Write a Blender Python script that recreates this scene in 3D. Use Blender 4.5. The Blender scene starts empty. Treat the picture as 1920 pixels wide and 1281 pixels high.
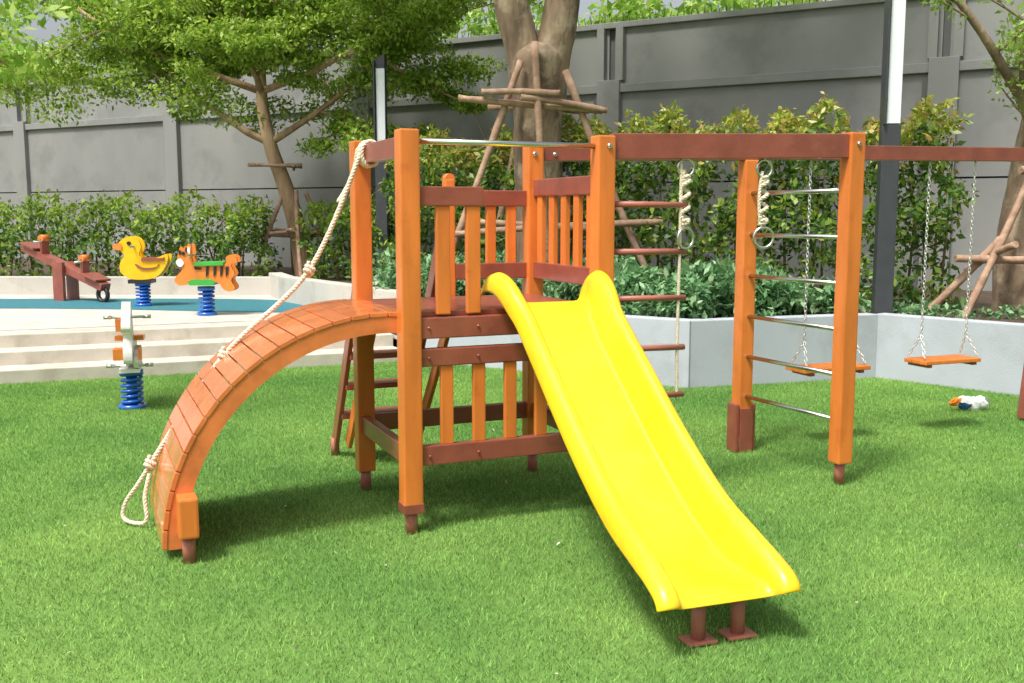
import bpy, bmesh, math, random
import numpy as np
from mathutils import Vector, Matrix
random.seed(7); rng=np.random.default_rng(7)
scene=bpy.context.scene
col=scene.collection

# ------------------------------------------------------------------ materials
def newmat(name):
    m=bpy.data.materials.new(name); m.use_nodes=True
    nt=m.node_tree; return m,nt,nt.nodes["Principled BSDF"]
def C(c): return (c[0],c[1],c[2],1)
def surf(name,c,rough=.5,var=.15,scale=6,bump=.0,bscale=60,metal=0,coat=0,c2=None,stretch=(1,1,1),detail=5,spec=.5,stain=None):
    m,nt,b=newmat(name); n=nt.nodes; l=nt.links
    tc=n.new("ShaderNodeTexCoord"); mp=n.new("ShaderNodeMapping"); mp.inputs["Scale"].default_value=stretch
    l.new(tc.outputs["Object"],mp.inputs[0])
    no=n.new("ShaderNodeTexNoise"); no.inputs["Scale"].default_value=scale; no.inputs["Detail"].default_value=detail
    l.new(mp.outputs[0],no.inputs[0])
    r=n.new("ShaderNodeValToRGB"); l.new(no.outputs["Fac"],r.inputs[0])
    if c2 is None: c2=tuple(min(1,x*(1+var)) for x in c); c=tuple(x*(1-var) for x in c)
    r.color_ramp.elements[0].position=.3; r.color_ramp.elements[0].color=C(c)
    r.color_ramp.elements[1].position=.7; r.color_ramp.elements[1].color=C(c2)
    out=r.outputs[0]
    if stain:
        sc_,thr,sc2,amt=stain
        n3=n.new("ShaderNodeTexNoise"); n3.inputs["Scale"].default_value=sc_; n3.inputs["Detail"].default_value=8; n3.inputs["Roughness"].default_value=.65
        l.new(tc.outputs["Object"],n3.inputs[0])
        r3=n.new("ShaderNodeValToRGB"); l.new(n3.outputs["Fac"],r3.inputs[0])
        r3.color_ramp.elements[0].position=thr; r3.color_ramp.elements[0].color=(0,0,0,1)
        r3.color_ramp.elements[1].position=thr+.14; r3.color_ramp.elements[1].color=(amt,amt,amt,1)
        mx=n.new("ShaderNodeMix"); mx.data_type='RGBA'; l.new(r3.outputs[0],mx.inputs[0]); l.new(out,mx.inputs[6]); mx.inputs[7].default_value=C(sc2)
        out=mx.outputs[2]
    l.new(out,b.inputs["Base Color"])
    b.inputs["Roughness"].default_value=rough; b.inputs["Metallic"].default_value=metal
    b.inputs["Coat Weight"].default_value=coat; b.inputs["Coat Roughness"].default_value=.15
    b.inputs["Specular IOR Level"].default_value=spec
    if bump>0:
        n2=n.new("ShaderNodeTexNoise"); n2.inputs["Scale"].default_value=bscale; n2.inputs["Detail"].default_value=6
        l.new(mp.outputs[0],n2.inputs[0])
        bp=n.new("ShaderNodeBump"); bp.inputs["Strength"].default_value=bump; bp.inputs["Distance"].default_value=.02
        l.new(n2.outputs["Fac"],bp.inputs["Height"]); l.new(bp.outputs[0],b.inputs["Normal"])
    return m
ORANGE=surf("orange_paint",(.70,.195,.036),.36,.17,9,.10,30,coat=.3,stretch=(1,1,.18),stain=(7,.56,(.50,.11,.02),.5))
ORANGE2=surf("orange_plank_paint",(.66,.18,.055),.25,.20,7,.08,40,coat=.7,stain=(5,.54,(.42,.10,.03),.55))
BROWN=surf("brown_paint",(.28,.075,.05),.34,.18,7,.08,40,coat=.35,stain=(6,.58,(.38,.13,.09),.5))
PIPE=surf("pipe_paint",(.38,.13,.095),.45,.12,12,stain=(20,.6,(.2,.08,.05),.6))
YELLOW=surf("yellow_plastic",(.86,.55,.008),.34,.07,3,.05,9,c2=(.90,.63,.02),coat=.06,stain=(3.5,.50,(.74,.44,.03),.65))
STEEL=surf("steel",(.68,.68,.66),.22,.05,20,metal=1)
ROPE=surf("rope_fibre",(.72,.64,.50),.85,.15,60,.3,300)
GREYP=surf("planter_plaster",(.43,.46,.51),.75,.07,2,.15,60,stain=(1.6,.52,(.33,.35,.37),.6))
CREAM=surf("cream_plaster",(.50,.475,.42),.75,.08,2,.1,60,stain=(2.5,.52,(.36,.33,.28),.6))
CONC=surf("step_concrete",(.54,.49,.415),.8,.12,4,.2,80,stain=(3,.50,(.38,.34,.27),.7))
TERR=surf("terrace_concrete",(.50,.47,.42),.85,.12,3,.2,90,stain=(2,.50,(.40,.37,.32),.6))
WALLM=surf("wall_plaster",(.215,.222,.215),.85,.0,.8,.1,40,c2=(.275,.278,.262),stretch=(1,1,.35),stain=(1.3,.50,(.18,.183,.175),.6))
WALLD=surf("wall_dark",(.12,.122,.12),.85,.1,1,.1,40)
BLUER=surf("blue_rubber",(.03,.16,.20),.8,.2,20,.2,150)
BLUE=surf("blue_paint",(.012,.13,.55),.3,.1,8,coat=.3)
DUCKY=surf("duck_yellow",(.85,.50,.01),.35,.08,8)
WHITE=surf("white_paint",(.78,.77,.73),.4,.05,8)
BLACK=surf("black_paint",(.02,.02,.022),.4,.1,8)
DARKM=surf("dark_metal",(.05,.054,.062),.35,.1,8)
PANEL=surf("white_diffuser",(.76,.79,.84),.3,.03,4)
GREEN=surf("green_paint",(.05,.38,.06),.4,.1,8)
TIGER=surf("tiger_orange",(.72,.22,.04),.4,.1,8)
SOIL=surf("soil",(.07,.048,.03),.95,.4,8,.6,40)
BARK=surf("bark",(.10,.065,.042),.9,.3,5,1,22,c2=(.36,.26,.17),stretch=(1,1,.3),stain=(3,.50,(.50,.40,.28),.65))
BARK2=surf("bark_tan",(.22,.13,.075),.9,.3,7,.8,30,c2=(.46,.32,.19),stretch=(1,1,.3))
STICK=surf("pole_wood",(.26,.15,.095),.85,.3,9,.5,40,c2=(.48,.32,.22))

def leafmat(name,cols,trans=.35):
    m=bpy.data.materials.new(name); m.use_nodes=True; nt=m.node_tree; n=nt.nodes; l=nt.links
    n.remove(n["Principled BSDF"])
    g=n.new("ShaderNodeNewGeometry"); r=n.new("ShaderNodeValToRGB")
    l.new(g.outputs["Random Per Island"],r.inputs[0])
    e=r.color_ramp.elements; e[0].color=C(cols[0]); e[0].position=0; e[1].color=C(cols[-1]); e[1].position=1
    for i,c in enumerate(cols[1:-1]):
        x=e.new((i+1)/(len(cols)-1)); x.color=C(c)
    d=n.new("ShaderNodeBsdfDiffuse"); l.new(r.outputs[0],d.inputs[0])
    gl=n.new("ShaderNodeBsdfGlossy"); gl.inputs["Roughness"].default_value=.4; gl.inputs["Color"].default_value=(1,1,1,1)
    m1=n.new("ShaderNodeMixShader"); m1.inputs[0].default_value=.04; l.new(d.outputs[0],m1.inputs[1]); l.new(gl.outputs[0],m1.inputs[2])
    t=n.new("ShaderNodeBsdfTranslucent"); l.new(r.outputs[0],t.inputs["Color"])
    mx=n.new("ShaderNodeMixShader"); mx.inputs[0].default_value=trans
    l.new(m1.outputs[0],mx.inputs[1]); l.new(t.outputs[0],mx.inputs[2]); l.new(mx.outputs[0],n["Material Output"].inputs[0])
    return m
LEAF_T=leafmat("tree_leaves",[(.12,.21,.02),(.22,.36,.04),(.33,.48,.06),(.48,.60,.11)],.5)
LEAF_H=leafmat("hedge_leaves",[(.045,.11,.02),(.09,.20,.03),(.16,.30,.045),(.34,.44,.07)],.35)
LEAF_HT=leafmat("hedge_young_leaves",[(.14,.26,.03),(.32,.42,.06),(.48,.50,.09),(.50,.32,.09)],.4)
LEAF_S=leafmat("shrub_leaves",[(.07,.19,.07),(.14,.30,.12),(.23,.42,.19),(.32,.48,.25)],.35)
LEAF_B=leafmat("bright_leaves",[(.18,.36,.04),(.34,.52,.08),(.52,.66,.18)],.5)

def grassmat(name,base=False):
    m=bpy.data.materials.new(name); m.use_nodes=True; nt=m.node_tree; n=nt.nodes; l=nt.links
    n.remove(n["Principled BSDF"])
    g=n.new("ShaderNodeNewGeometry"); no=n.new("ShaderNodeTexNoise"); no.inputs["Scale"].default_value=.75; no.inputs["Detail"].default_value=5
    l.new(g.outputs["Position"],no.inputs[0])
    r=n.new("ShaderNodeValToRGB"); l.new(no.outputs["Fac"],r.inputs[0])
    k=.6 if base else 1
    r.color_ramp.elements[0].position=.36; r.color_ramp.elements[0].color=C((.155*k,.315*k,.080*k))
    r.color_ramp.elements[1].position=.66; r.color_ramp.elements[1].color=C((.265*k,.44*k,.115*k))
    d=n.new("ShaderNodeBsdfDiffuse"); 
    if base:
        l.new(r.outputs[0],d.inputs[0]); l.new(d.outputs[0],n["Material Output"].inputs[0]); return m
    hs=n.new("ShaderNodeHueSaturation"); l.new(r.outputs[0],hs.inputs["Color"])
    mr=n.new("ShaderNodeMapRange"); mr.inputs[3].default_value=.4; mr.inputs[4].default_value=1.8
    l.new(g.outputs["Random Per Island"],mr.inputs[0]); l.new(mr.outputs[0],hs.inputs["Value"])
    l.new(hs.outputs[0],d.inputs[0])
    t=n.new("ShaderNodeBsdfTranslucent"); l.new(hs.outputs[0],t.inputs[0])
    mx=n.new("ShaderNodeMixShader"); mx.inputs[0].default_value=.3
    l.new(d.outputs[0],mx.inputs[1]); l.new(t.outputs[0],mx.inputs[2]); l.new(mx.outputs[0],n["Material Output"].inputs[0])
    return m
GRASS=grassmat("turf_blades"); GRASSB=grassmat("turf_base",True)

# ------------------------------------------------------------------ helpers
def empty(name):
    e=bpy.data.objects.new(name,None); e.empty_display_size=.1; col.objects.link(e); return e
def mk(name,verts,faces,mat,parent=None,smooth=False):
    me=bpy.data.meshes.new(name); me.from_pydata([tuple(v) for v in verts],[],faces); me.update()
    me.materials.append(mat)
    if smooth:
        me.polygons.foreach_set("use_smooth",[True]*len(me.polygons))
    o=bpy.data.objects.new(name,me); col.objects.link(o)
    if parent: o.parent=parent
    return o
def bevel(o,w,seg=2):
    bm=bmesh.new(); bm.from_mesh(o.data)
    bmesh.ops.bevel(bm,geom=list(bm.edges),offset=w,segments=seg,affect='EDGES',profile=.6)
    bm.to_mesh(o.data); bm.free()
def obox(name,center,size,ax,mat,parent=None,bev=.006):
    c=Vector(center); X,Y,Z=[Vector(a) for a in ax]; sx,sy,sz=[s/2 for s in size]
    vs=[c+X*(i*sx)+Y*(j*sy)+Z*(k*sz) for i in(-1,1) for j in(-1,1) for k in(-1,1)]
    fs=[(0,1,3,2),(4,6,7,5),(0,4,5,1),(2,3,7,6),(0,2,6,4),(1,5,7,3)]
    o=mk(name,vs,fs,mat,parent)
    if bev: bevel(o,bev)
    return o
def zbox(name,x,y,z0,z1,sx,sy,ang,mat,parent=None,bev=.006):
    a=math.radians(ang); return obox(name,(x,y,(z0+z1)/2),(sx,sy,z1-z0),((math.cos(a),math.sin(a),0),(-math.sin(a),math.cos(a),0),(0,0,1)),mat,parent,bev)
def beam(name,p1,p2,w,h,mat,parent=None,bev=.005,up=(0,0,1)):
    p1=Vector(p1);p2=Vector(p2); X=(p2-p1); L=X.length; X.normalize()
    Y=Vector(up).cross(X).normalized(); Z=X.cross(Y)
    return obox(name,(p1+p2)/2,(L,w,h),(X,Y,Z),mat,parent,bev)
def tube_geo(pts,rad,seg=12):
    pts=[Vector(p) for p in pts]; n=len(pts)
    if not hasattr(rad,'__len__'): rad=[rad]*n
    vs=[];fs=[]
    t0=(pts[1]-pts[0]).normalized(); ref=Vector((0,0,1)) if abs(t0.z)<.9 else Vector((1,0,0))
    N=t0.cross(ref).normalized()
    for i,p in enumerate(pts):
        t=(pts[min(i+1,n-1)]-pts[max(i-1,0)]).normalized()
        N=(N-t*N.dot(t)).normalized(); B=t.cross(N)
        for k in range(seg):
            a=2*math.pi*k/seg; vs.append(p+(N*math.cos(a)+B*math.sin(a))*rad[i])
    for i in range(n-1):
        for k in range(seg):
            a=i*seg+k;b=i*seg+(k+1)%seg; fs.append((a,b,b+seg,a+seg))
    fs.append(tuple(range(seg-1,-1,-1))); fs.append(tuple(range((n-1)*seg,n*seg)))
    return vs,fs
def tube(name,pts,rad,mat,parent=None,seg=12):
    v,f=tube_geo(pts,rad,seg); o=mk(name,v,f,mat,parent,True)
    for p in o.data.polygons:
        if len(p.vertices)>4: p.use_smooth=False
    return o
def multi(name,geos,mat,parent=None,smooth=True):
    V=[];F=[]
    for v,f in geos:
        o=len(V); V+=list(v); F+=[tuple(i+o for i in q) for q in f]
    return mk(name,V,F,mat,parent,smooth)
def catmull(P,k=8,closed=False):
    P=[Vector(p) for p in P]; n=len(P); out=[]
    R=range(n if closed else n-1)
    for i in R:
        if closed: p0,p1,p2,p3=P[(i-1)%n],P[i],P[(i+1)%n],P[(i+2)%n]
        else: p0,p1,p2,p3=P[max(i-1,0)],P[i],P[i+1],P[min(i+2,n-1)]
        for j in range(k):
            t=j/k; out.append(.5*((2*p1)+(p2-p0)*t+(2*p0-5*p1+4*p2-p3)*t*t+(3*p1-p0-3*p2+p3)*t**3))
    if not closed: out.append(P[-1])
    return out
def resample(P,step):
    out=[P[0]]; acc=0
    for a,b in zip(P,P[1:]):
        L=(b-a).length; 
        if L<1e-9: continue
        d=step-acc
        while d<=L: out.append(a+(b-a)*(d/L)); d+=step
        acc=(acc+L)%step
    out.append(P[-1]); return out
def rope_geo(pts,r,pitch=.06):
    P=resample(pts,.008); geos=[]
    n=len(P); fr=[]
    t0=(P[1]-P[0]).normalized(); ref=Vector((0,0,1)) if abs(t0.z)<.9 else Vector((1,0,0)); N=t0.cross(ref).normalized()
    for i,p in enumerate(P):
        t=(P[min(i+1,n-1)]-P[max(i-1,0)]).normalized(); N=(N-t*N.dot(t)).normalized(); fr.append((N.copy(),t.cross(N)))
    for s in range(3):
        q=[]
        for i,p in enumerate(P):
            a=2*math.pi*(i*.008/pitch+s/3); q.append(p+(fr[i][0]*math.cos(a)+fr[i][1]*math.sin(a))*r*.5)
        geos.append(tube_geo(q,r*.56,6))
    return geos
def rope(name,pts,r,parent=None,pitch=.06,smooth_pts=True):
    P=catmull(pts,10) if smooth_pts else [Vector(p) for p in pts]
    return multi(name,rope_geo(P,r,pitch),ROPE,parent)
def knot(name,c,R,r,axis,parent):
    geos=[]; c=Vector(c); ax=Vector(axis).normalized(); u=ax.orthogonal().normalized(); v=ax.cross(u)
    q=[]
    for i in range(60):
        t=i/59*2*math.pi*2.5
        q.append(c+u*math.cos(t)*R+v*math.sin(t)*R+ax*((i/59-.5)*R*2.4)+u*.3*R*math.sin(2.3*t))
    return multi(name,rope_geo(q,r,.04),ROPE,parent)
def torus_geo(c,R,r,n1,n2,seg=28):
    c=Vector(c);u=Vector(n1).normalized();v=Vector(n2).normalized(); vs=[];fs=[];w=u.cross(v); m=8
    for i in range(seg):
        a=2*math.pi*i/seg; d=u*math.cos(a)+v*math.sin(a)
        for k in range(m):
            b=2*math.pi*k/m; vs.append(c+d*(R+r*math.cos(b))+w*r*math.sin(b))
    for i in range(seg):
        for k in range(m):
            fs.append((i*m+k,((i+1)%seg)*m+k,((i+1)%seg)*m+(k+1)%m,i*m+(k+1)%m))
    return vs,fs
def bolt(name,c,n,r,mat,parent):
    c=Vector(c);n=Vector(n).normalized(); return tube(name,[c,c+n*.006,c+n*.012],[r,r,r*.6],mat,parent,14)
def leaves(name,P,size,mat,parent=None,upbias=.4,wid=.5,ori=None):
    n=len(P); d=rng.normal(size=(n,3)); d[:,2]-=.25; d/=np.linalg.norm(d,axis=1)[:,None]
    nn=rng.normal(size=(n,3)); nn[:,2]=np.abs(nn[:,2])+upbias
    s=np.cross(d,nn); s/=np.linalg.norm(s,axis=1)[:,None]+1e-9
    up=np.cross(s,d)
    L=(size*rng.uniform(.6,1.35,n))[:,None]; W=L*wid*.5
    V=np.empty((n,4,3)); V[:,0]=P; V[:,1]=P+d*L*.5+s*W+up*L*.06; V[:,2]=P+d*L; V[:,3]=P+d*L*.5-s*W+up*L*.06
    me=bpy.data.meshes.new(name); me.vertices.add(n*4); me.vertices.foreach_set("co",V.reshape(-1))
    me.loops.add(n*4); me.loops.foreach_set("vertex_index",np.arange(n*4,dtype=np.int32))
    me.polygons.add(n); me.polygons.foreach_set("loop_start",np.arange(0,n*4,4,dtype=np.int32)); me.polygons.foreach_set("loop_total",np.full(n,4,dtype=np.int32))
    me.update(calc_edges=True); me.materials.append(mat)
    o=bpy.data.objects.new(name,me); col.objects.link(o)
    if parent: o.parent=parent
    return o
def clump_pts(centers,radii,n_each):
    out=[]
    for c,r in zip(centers,radii):
        q=rng.normal(size=(n_each,3)); q/=np.linalg.norm(q,axis=1)[:,None]
        q*=(rng.uniform(.15,1,n_each)**.5)[:,None]*np.array(r)
        out.append(q+np.array(c))
    return np.concatenate(out)

# ------------------------------------------------------------------ ground and setting
ground=mk("ground",[(-150,-60,-.02),(150,-60,-.02),(150,200,-.02),(-150,200,-.02)],[(0,1,2,3)],GRASSB)
lawn=empty("lawn")
mk("turf_base",[(-9,-1,0),(9,-1,0),(9,12,0),(-9,12,0)],[(0,1,2,3)],GRASSB,lawn)
patches=[]
for k in range(3):
    n=11000; P=np.zeros((n,3)); P[:,:2]=rng.uniform(-.5,.5,(n,2))
    a=rng.uniform(0,6.283,n); h=rng.uniform(.010,.028,n); lean=rng.uniform(.1,1.1,n); b=rng.uniform(0,6.283,n)
    w=rng.uniform(.0012,.0022,n)
    V=np.empty((n,3,3)); side=np.stack([np.cos(a),np.sin(a),np.zeros(n)],1)*w[:,None]
    V[:,0]=P-side; V[:,1]=P+side
    V[:,2]=P+np.stack([np.cos(b)*lean*h,np.sin(b)*lean*h,h],1)
    me=bpy.data.meshes.new("turf_patch"); me.vertices.add(n*3); me.vertices.foreach_set("co",V.reshape(-1))
    me.loops.add(n*3); me.loops.foreach_set("vertex_index",np.arange(n*3,dtype=np.int32))
    me.polygons.add(n); me.polygons.foreach_set("loop_start",np.arange(0,n*3,3,dtype=np.int32)); me.polygons.foreach_set("loop_total",np.full(n,3,dtype=np.int32))
    me.update(calc_edges=True); me.materials.append(GRASS); patches.append(me)
for i in range(-7,8):
    for j in range(1,12):
        x=i;y=j+.5
        if abs(x)>.62*y+1.6: continue
        o=bpy.data.objects.new("turf_patch",random.choice(patches)); o.location=(x,y,.001); o.rotation_euler=(0,0,random.choice([0,1,2,3])*math.pi/2)
        o.parent=lawn; col.objects.link(o)
fl=np.stack([rng.uniform(-3,4,70),rng.uniform(2.8,8.5,70),np.full(70,.03)],1)
o=leaves("fallen_leaves",fl,.022,surf("dry_leaf",(.62,.58,.44),.8,.3,10),None,3,.6)

# terrace with steps
terr=empty("terrace_steps")
ang=22.4; ca,sa=math.cos(math.radians(ang)),math.sin(math.radians(ang))
def T(u,w,z): return (-1.957+ca*u-sa*w,10.66+sa*u+ca*w,z)
ax=((ca,sa,0),(-sa,ca,0),(0,0,1))
for k in range(3):
    z=.13*(k+1); w0=.36*k-.08; w1=w0+.38 if k<2 else 3.2
    c=T(-6.2,(w0+w1)/2,z/2-.05)
    obox("step_%d"%(k+1),c,(14,w1-w0,z+.1),ax,CONC,terr,.008)
mk("terrace_floor",[T(-14,1.05,.394),T(1.2,1.05,.394),(-.5,13.9,.394),(-3.0,15.6,.394),(-17,15.8,.394)],[(0,1,2,3,4)],TERR,terr)
bl=catmull([(-12,13.0,.398),(-8,12.9,.398),(-5.4,12.8,.398),(-3.0,12.35,.398),(-1.9,12.6,.398),(-2.6,13.6,.398),(-4,14.3,.398),(-8,14.3,.398),(-13,14.3,.398)],6,True)
mk("rubber_surface",bl,[tuple(range(len(bl)))],BLUER)

# planters
pl=empty("planter_wall")
def pwall(par,p,q,z0,z1,mat,th=.16,name="wall_segment"):
    p=Vector((*p,0));q=Vector((*q,0)); d=(q-p).normalized(); nrm=Vector((-d.y,d.x,0))
    c=(p+q)/2+nrm*th/2; obox(name,(c.x,c.y,(z0+z1)/2),((q-p).length+.0,th,z1-z0),(d,nrm,(0,0,1)),mat,par,.01)
pwall(pl,(-1.25,11.12),(1.62,9.18),-.1,.63,GREYP)
pwall(pl,(1.60,9.19),(3.56,9.80),-.1,.627,GREYP)
pwall(pl,(3.54,9.82),(5.6,7.6),-.1,.63,GREYP)
pl2=empty("cream_planter_wall")
pwall(pl2,(-3.15,13.9),(-1.2,11.1),.2,.735,CREAM,.2)
pwall(pl2,(-3.6,15.0),(-3.15,13.88),.2,.73,CREAM,.2)
pwall(pl2,(-17,15.3),(-3.55,15.0),.2,.66,CREAM,.2)
mk("planter_soil",[(-1.2,11.15,.57),(1.6,9.28,.57),(3.55,9.9,.57),(5.6,7.75,.57),(14,7.7,.57),(14,9.3,.57),(-17,27,.57),(-17,15.4,.57),(-3.5,15.1,.57),(-3.05,13.9,.57)],[tuple(range(10))],SOIL)

# boundary wall
bw=empty("boundary_wall")
W0=Vector((-2.69,18.7,0)); wd=Vector((.8695,-.4939,0)); wn=Vector((-.4939,-.8695,0)); wax=(wd,wn,(0,0,1))
def wb(name,s0,s1,z0,z1,f0,f1,mat=WALLM,bev=0):
    c=W0+wd*((s0+s1)/2)+wn*((f0+f1)/2); obox(name,(c.x,c.y,(z0+z1)/2),(s1-s0,f1-f0,z1-z0),wax,mat,bw,bev)
SP=4.87
for k in range(-4,4):
    s0=k*SP; s1=s0+SP
    wb("panel_lower",s0+.1,s1-.1,0,2.06,-.25,0)
    wb("panel_mid",s0+.1,s1-.1,2.085,3.47,-.25,0)
    wb("panel_upper",s0+.05,s1-.05,3.6,4.46,-.25,-.06)
for k in range(-4,5):
    s=k*SP
    wb("pilaster",s-.19,s+.19,0,3.66,-.27,.10,WALLM,.01)
    wb("pilaster_rib",s-.22,s-.1,3.66,4.47,-.27,.04); wb("pilaster_rib",s+.1,s+.22,3.66,4.47,-.27,.04)
    wb("joint_shadow_gap",s-.27,s-.19,.0,3.4,-.26,.03,WALLD)
wb("core",-20,20,0,4.44,-.22,-.1,WALLD)
wb("ledge",-20,20,3.47,3.6,-.26,.06,WALLM,.01)
wb("coping",-20,20,4.46,4.55,-.3,.0,WALLM,.01)
sp=[]
for i in range(260):
    p=W0+wd*(-14+i*.11)+wn*(-.12); z=4.55
    t=Vector((random.uniform(-.03,.03),random.uniform(-.03,.03),0))
    sp.append(([p+wd*.012+Vector((0,0,z)),p-wd*.012+Vector((0,0,z)),p+wn*.012+Vector((0,0,z)),p+t+Vector((0,0,z+.16))],[(0,1,3),(1,2,3),(2,0,3)]))
multi("wall_spikes",sp,DARKM,bw,False)

# ------------------------------------------------------------------ climbing frame
cf=empty("climbing_frame")
A=math.radians(23); a=Vector((math.cos(A),math.sin(A),0)); b=Vector((-math.sin(A),math.cos(A),0)); FL=Vector((-.506,4.951,0))
def L(x,y,z): return FL+a*x+b*y+Vector((0,0,z))
lax=(a,b,(0,0,1)); W=1.065; D=.89
def lb(name,x0,x1,y0,y1,z0,z1,mat,bev=.006,par=None):
    return obox(name,L((x0+x1)/2,(y0+y1)/2,(z0+z1)/2),(x1-x0,y1-y0,z1-z0),lax,mat,par or cf,bev)
for n,(x,y) in {"front_left":(0,0),"front_right":(W,0),"rear_left":(0,D),"rear_right":(W,D)}.items():
    lb("post_"+n,x-.05,x+.05,y-.05,y+.05,.115,2.0,ORANGE,.009)
    tube("foot_"+n,[L(x,y,0),L(x,y,.13)],.031,PIPE,cf,18)
lb("post_shoe",-.0535,.0535,-.0535,.0535,.11,.16,BROWN,.004)
# front
tube("front_grab_bar",[L(.05,0,1.945),L(W-.05,0,1.945)],.0145,STEEL,cf)
lb("front_rail_top",.05,.385,-.03,.02,1.635,1.73,BROWN)
for i,x in enumerate((.175,.335)): lb("front_slat_%d"%i,x-.036,x+.036,-.022,.012,1.102,1.636,ORANGE)
lb("deck_beam_front",.05,W-.05,-.035,.02,.985,1.09,BROWN)
lb("front_rail_mid",.05,W-.05,-.03,.02,.845,.935,BROWN)
lb("front_rail_low",.05,W-.05,-.03,.02,.345,.445,BROWN)
for i in range(5):
    x=.19+.173*i; lb("front_low_slat_%d"%i,x-.033,x+.033,-.02,.01,.444,.846,ORANGE)
# left side
lb("side_beam_top",-.03,.03,.05,D-.05,1.87,1.97,BROWN)
lb("side_rail_low",-.03,.02,.05,D-.05,.345,.445,BROWN)
lb("side_deck_beam",-.03,.02,.05,D-.05,.99,1.075,BROWN)
# rear
lb("rear_rail_low",.05,W-.05,D-.02,D+.03,.345,.445,BROWN)
lb("rear_deck_beam",.05,W-.05,D-.02,D+.03,.985,1.085,BROWN)
lb("rear_rail_top",.56,W-.05,D-.02,D+.03,1.64,1.735,BROWN)
lb("rear_rail_mid",.56,W-.05,D-.02,D+.03,1.21,1.305,BROWN)
for i,x in enumerate((.66,.79,.92)): lb("rear_slat_%d"%i,x-.03,x+.03,D-.012,D+.02,1.3,1.645,ORANGE)
# right
lb("right_rail_top",W-.02,W+.03,.05,D-.05,1.70,1.80,BROWN)
lb("right_rail_mid",W-.02,W+.03,.05,D-.05,1.21,1.31,BROWN)
for i in range(5):
    y=.13+.16*i; lb("right_slat_%d"%i,W-.012,W+.02,y-.033,y+.033,1.3,1.705,ORANGE)
lb("right_rail_low",W-.02,W+.03,.05,D-.05,.345,.445,BROWN)
lb("right_deck_beam",W-.02,W+.03,.05,D-.05,.985,1.085,BROWN)
# deck planks
nd=9
for i in range(nd):
    y0=.025+i*(D-.05)/nd; lb("deck_plank_%d"%i,.0,W-.02,y0,y0+(D-.05)/nd-.006,1.088,1.115,BROWN,.004)
# arch
cs,cz,R=.10,.03,1.085
def arcp(t,r=R): return cs+r*math.sin(t),cz+r*math.cos(t)
N=19; t0=-.09; t1=math.pi/2-.02
for side,yy in (("near",.06),("far",.84)):
    vs=[];fs=[]
    M=40
    for i in range(M+1):
        t=t0+(t1-t0)*i/M
        for (rr,dy) in ((R-.02,-.02),(R-.02,.02),(R-.10,.02),(R-.10,-.02)):
            s,z=arcp(t,rr); vs.append(L(-s,yy+dy,z))
    for i in range(M):
        for k in range(4):
            q=i*4+k;w=i*4+(k+1)%4; fs.append((q,w,w+4,q+4))
    fs.append((0,1,2,3)); fs.append((4*M,4*M+3,4*M+2,4*M+1))
    mk("arch_rail_"+side,vs,fs,ORANGE2,cf)
for i in range(N):
    ta=t0+(t1-t0)*i/N; tb=t0+(t1-t0)*(i+1)/N-.005; tm=(ta+tb)/2
    s,z=arcp(tm,R-.008); X=-a*math.cos(tm)+Vector((0,0,-math.sin(tm))); Zv=-a*math.sin(tm)+Vector((0,0,math.cos(tm)))
    for j,(y0,y1) in enumerate(((.035,.445),(.450,.865))):
        obox("arch_plank_%d_%d"%(i,j),L(-s,(y0+y1)/2,z),((tb-ta)*R,y1-y0,.024),(X,b*-1,Zv),ORANGE2,cf,.004)
for y,x in ((.0,-1.075),(.86,-1.06)):
    lb("arch_foot_block",x-.045,x+.045,y-.075,y+.045,.125,.315,ORANGE,.012)
    tube("arch_foot",[L(x,y-.015,0),L(x,y-.015,.13)],.03,PIPE,cf,16)
# climbing rope
K1=Vector((-1.09,5.46,1.30));K2=Vector((-1.506,5.284,.834));K3=Vector((-1.87,5.12,.315))
rope("climbing_rope",[L(-.04,.70,1.93),K1,K2+Vector((0,-.03,.03)),K3],.014,cf)
for k,(dy) in enumerate((.66,.70,.735)):
    c=L(0,dy,1.92)
    pts=[c+a*(math.cos(t)*.048)+Vector((0,0,math.sin(t)*.066)) for t in [2*math.pi*i/24 for i in range(25)]]
    rope("rope_loop_%d"%k,pts,.012,cf,.06,False)
rope("rope_tail_top",[L(-.05,.74,1.95),L(-.08,.76,1.80),L(-.17,.72,1.66)],.011,cf)
for i,k in enumerate((K1,K2+Vector((0,-.03,.03)),K3)): knot("rope_knot_%d"%i,k,.022,.012,(K3-K1),cf)
rope("rope_end",[K3,K3+Vector((-.06,-.02,-.10)),K3+Vector((-.13,-.02,-.2)),K3+Vector((-.14,-.03,-.28)),K3+Vector((-.05,-.08,-.293)),K3+Vector((.0,-.09,-.27)),K3+Vector((-.015,-.06,-.16)),K3+Vector((.0,-.02,-.05))],.011,cf)
# stairs at rear
for i,x in enumerate((.03,.50)):
    beam("stair_stringer_%d"%i,L(x,1.80,.06),L(x,.98,1.42),.03,.10,BROWN,cf,.008,up=b)
    beam("stair_stringer_outer_%d"%i,L(x+.06,1.66,.10),L(x+.06,D+.03,1.05),.03,.09,ORANGE,cf,.008,up=b)
    tube("stringer_round_%d"%i,[L(x-.015,.975,1.42),L(x+.015,.975,1.42)],.05,BROWN,cf,20)
    tube("stair_foot_%d"%i,[L(x,1.79,0),L(x,1.79,.12)],.028,PIPE,cf)
for i in range(4):
    z=.28+.21*i; y=1.80-(z-.06)*.6; lb("stair_tread_%d"%i,.03,.5,y-.09,y+.07,z,z+.035,BROWN)
lb("stair_post_right",.50,.56,D-.02,D+.05,.98,1.80,ORANGE,.01); tube("stair_post_cap",[L(.53,D-.018,1.80),L(.53,D+.048,1.80)],.03,ORANGE,cf,18)
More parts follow.
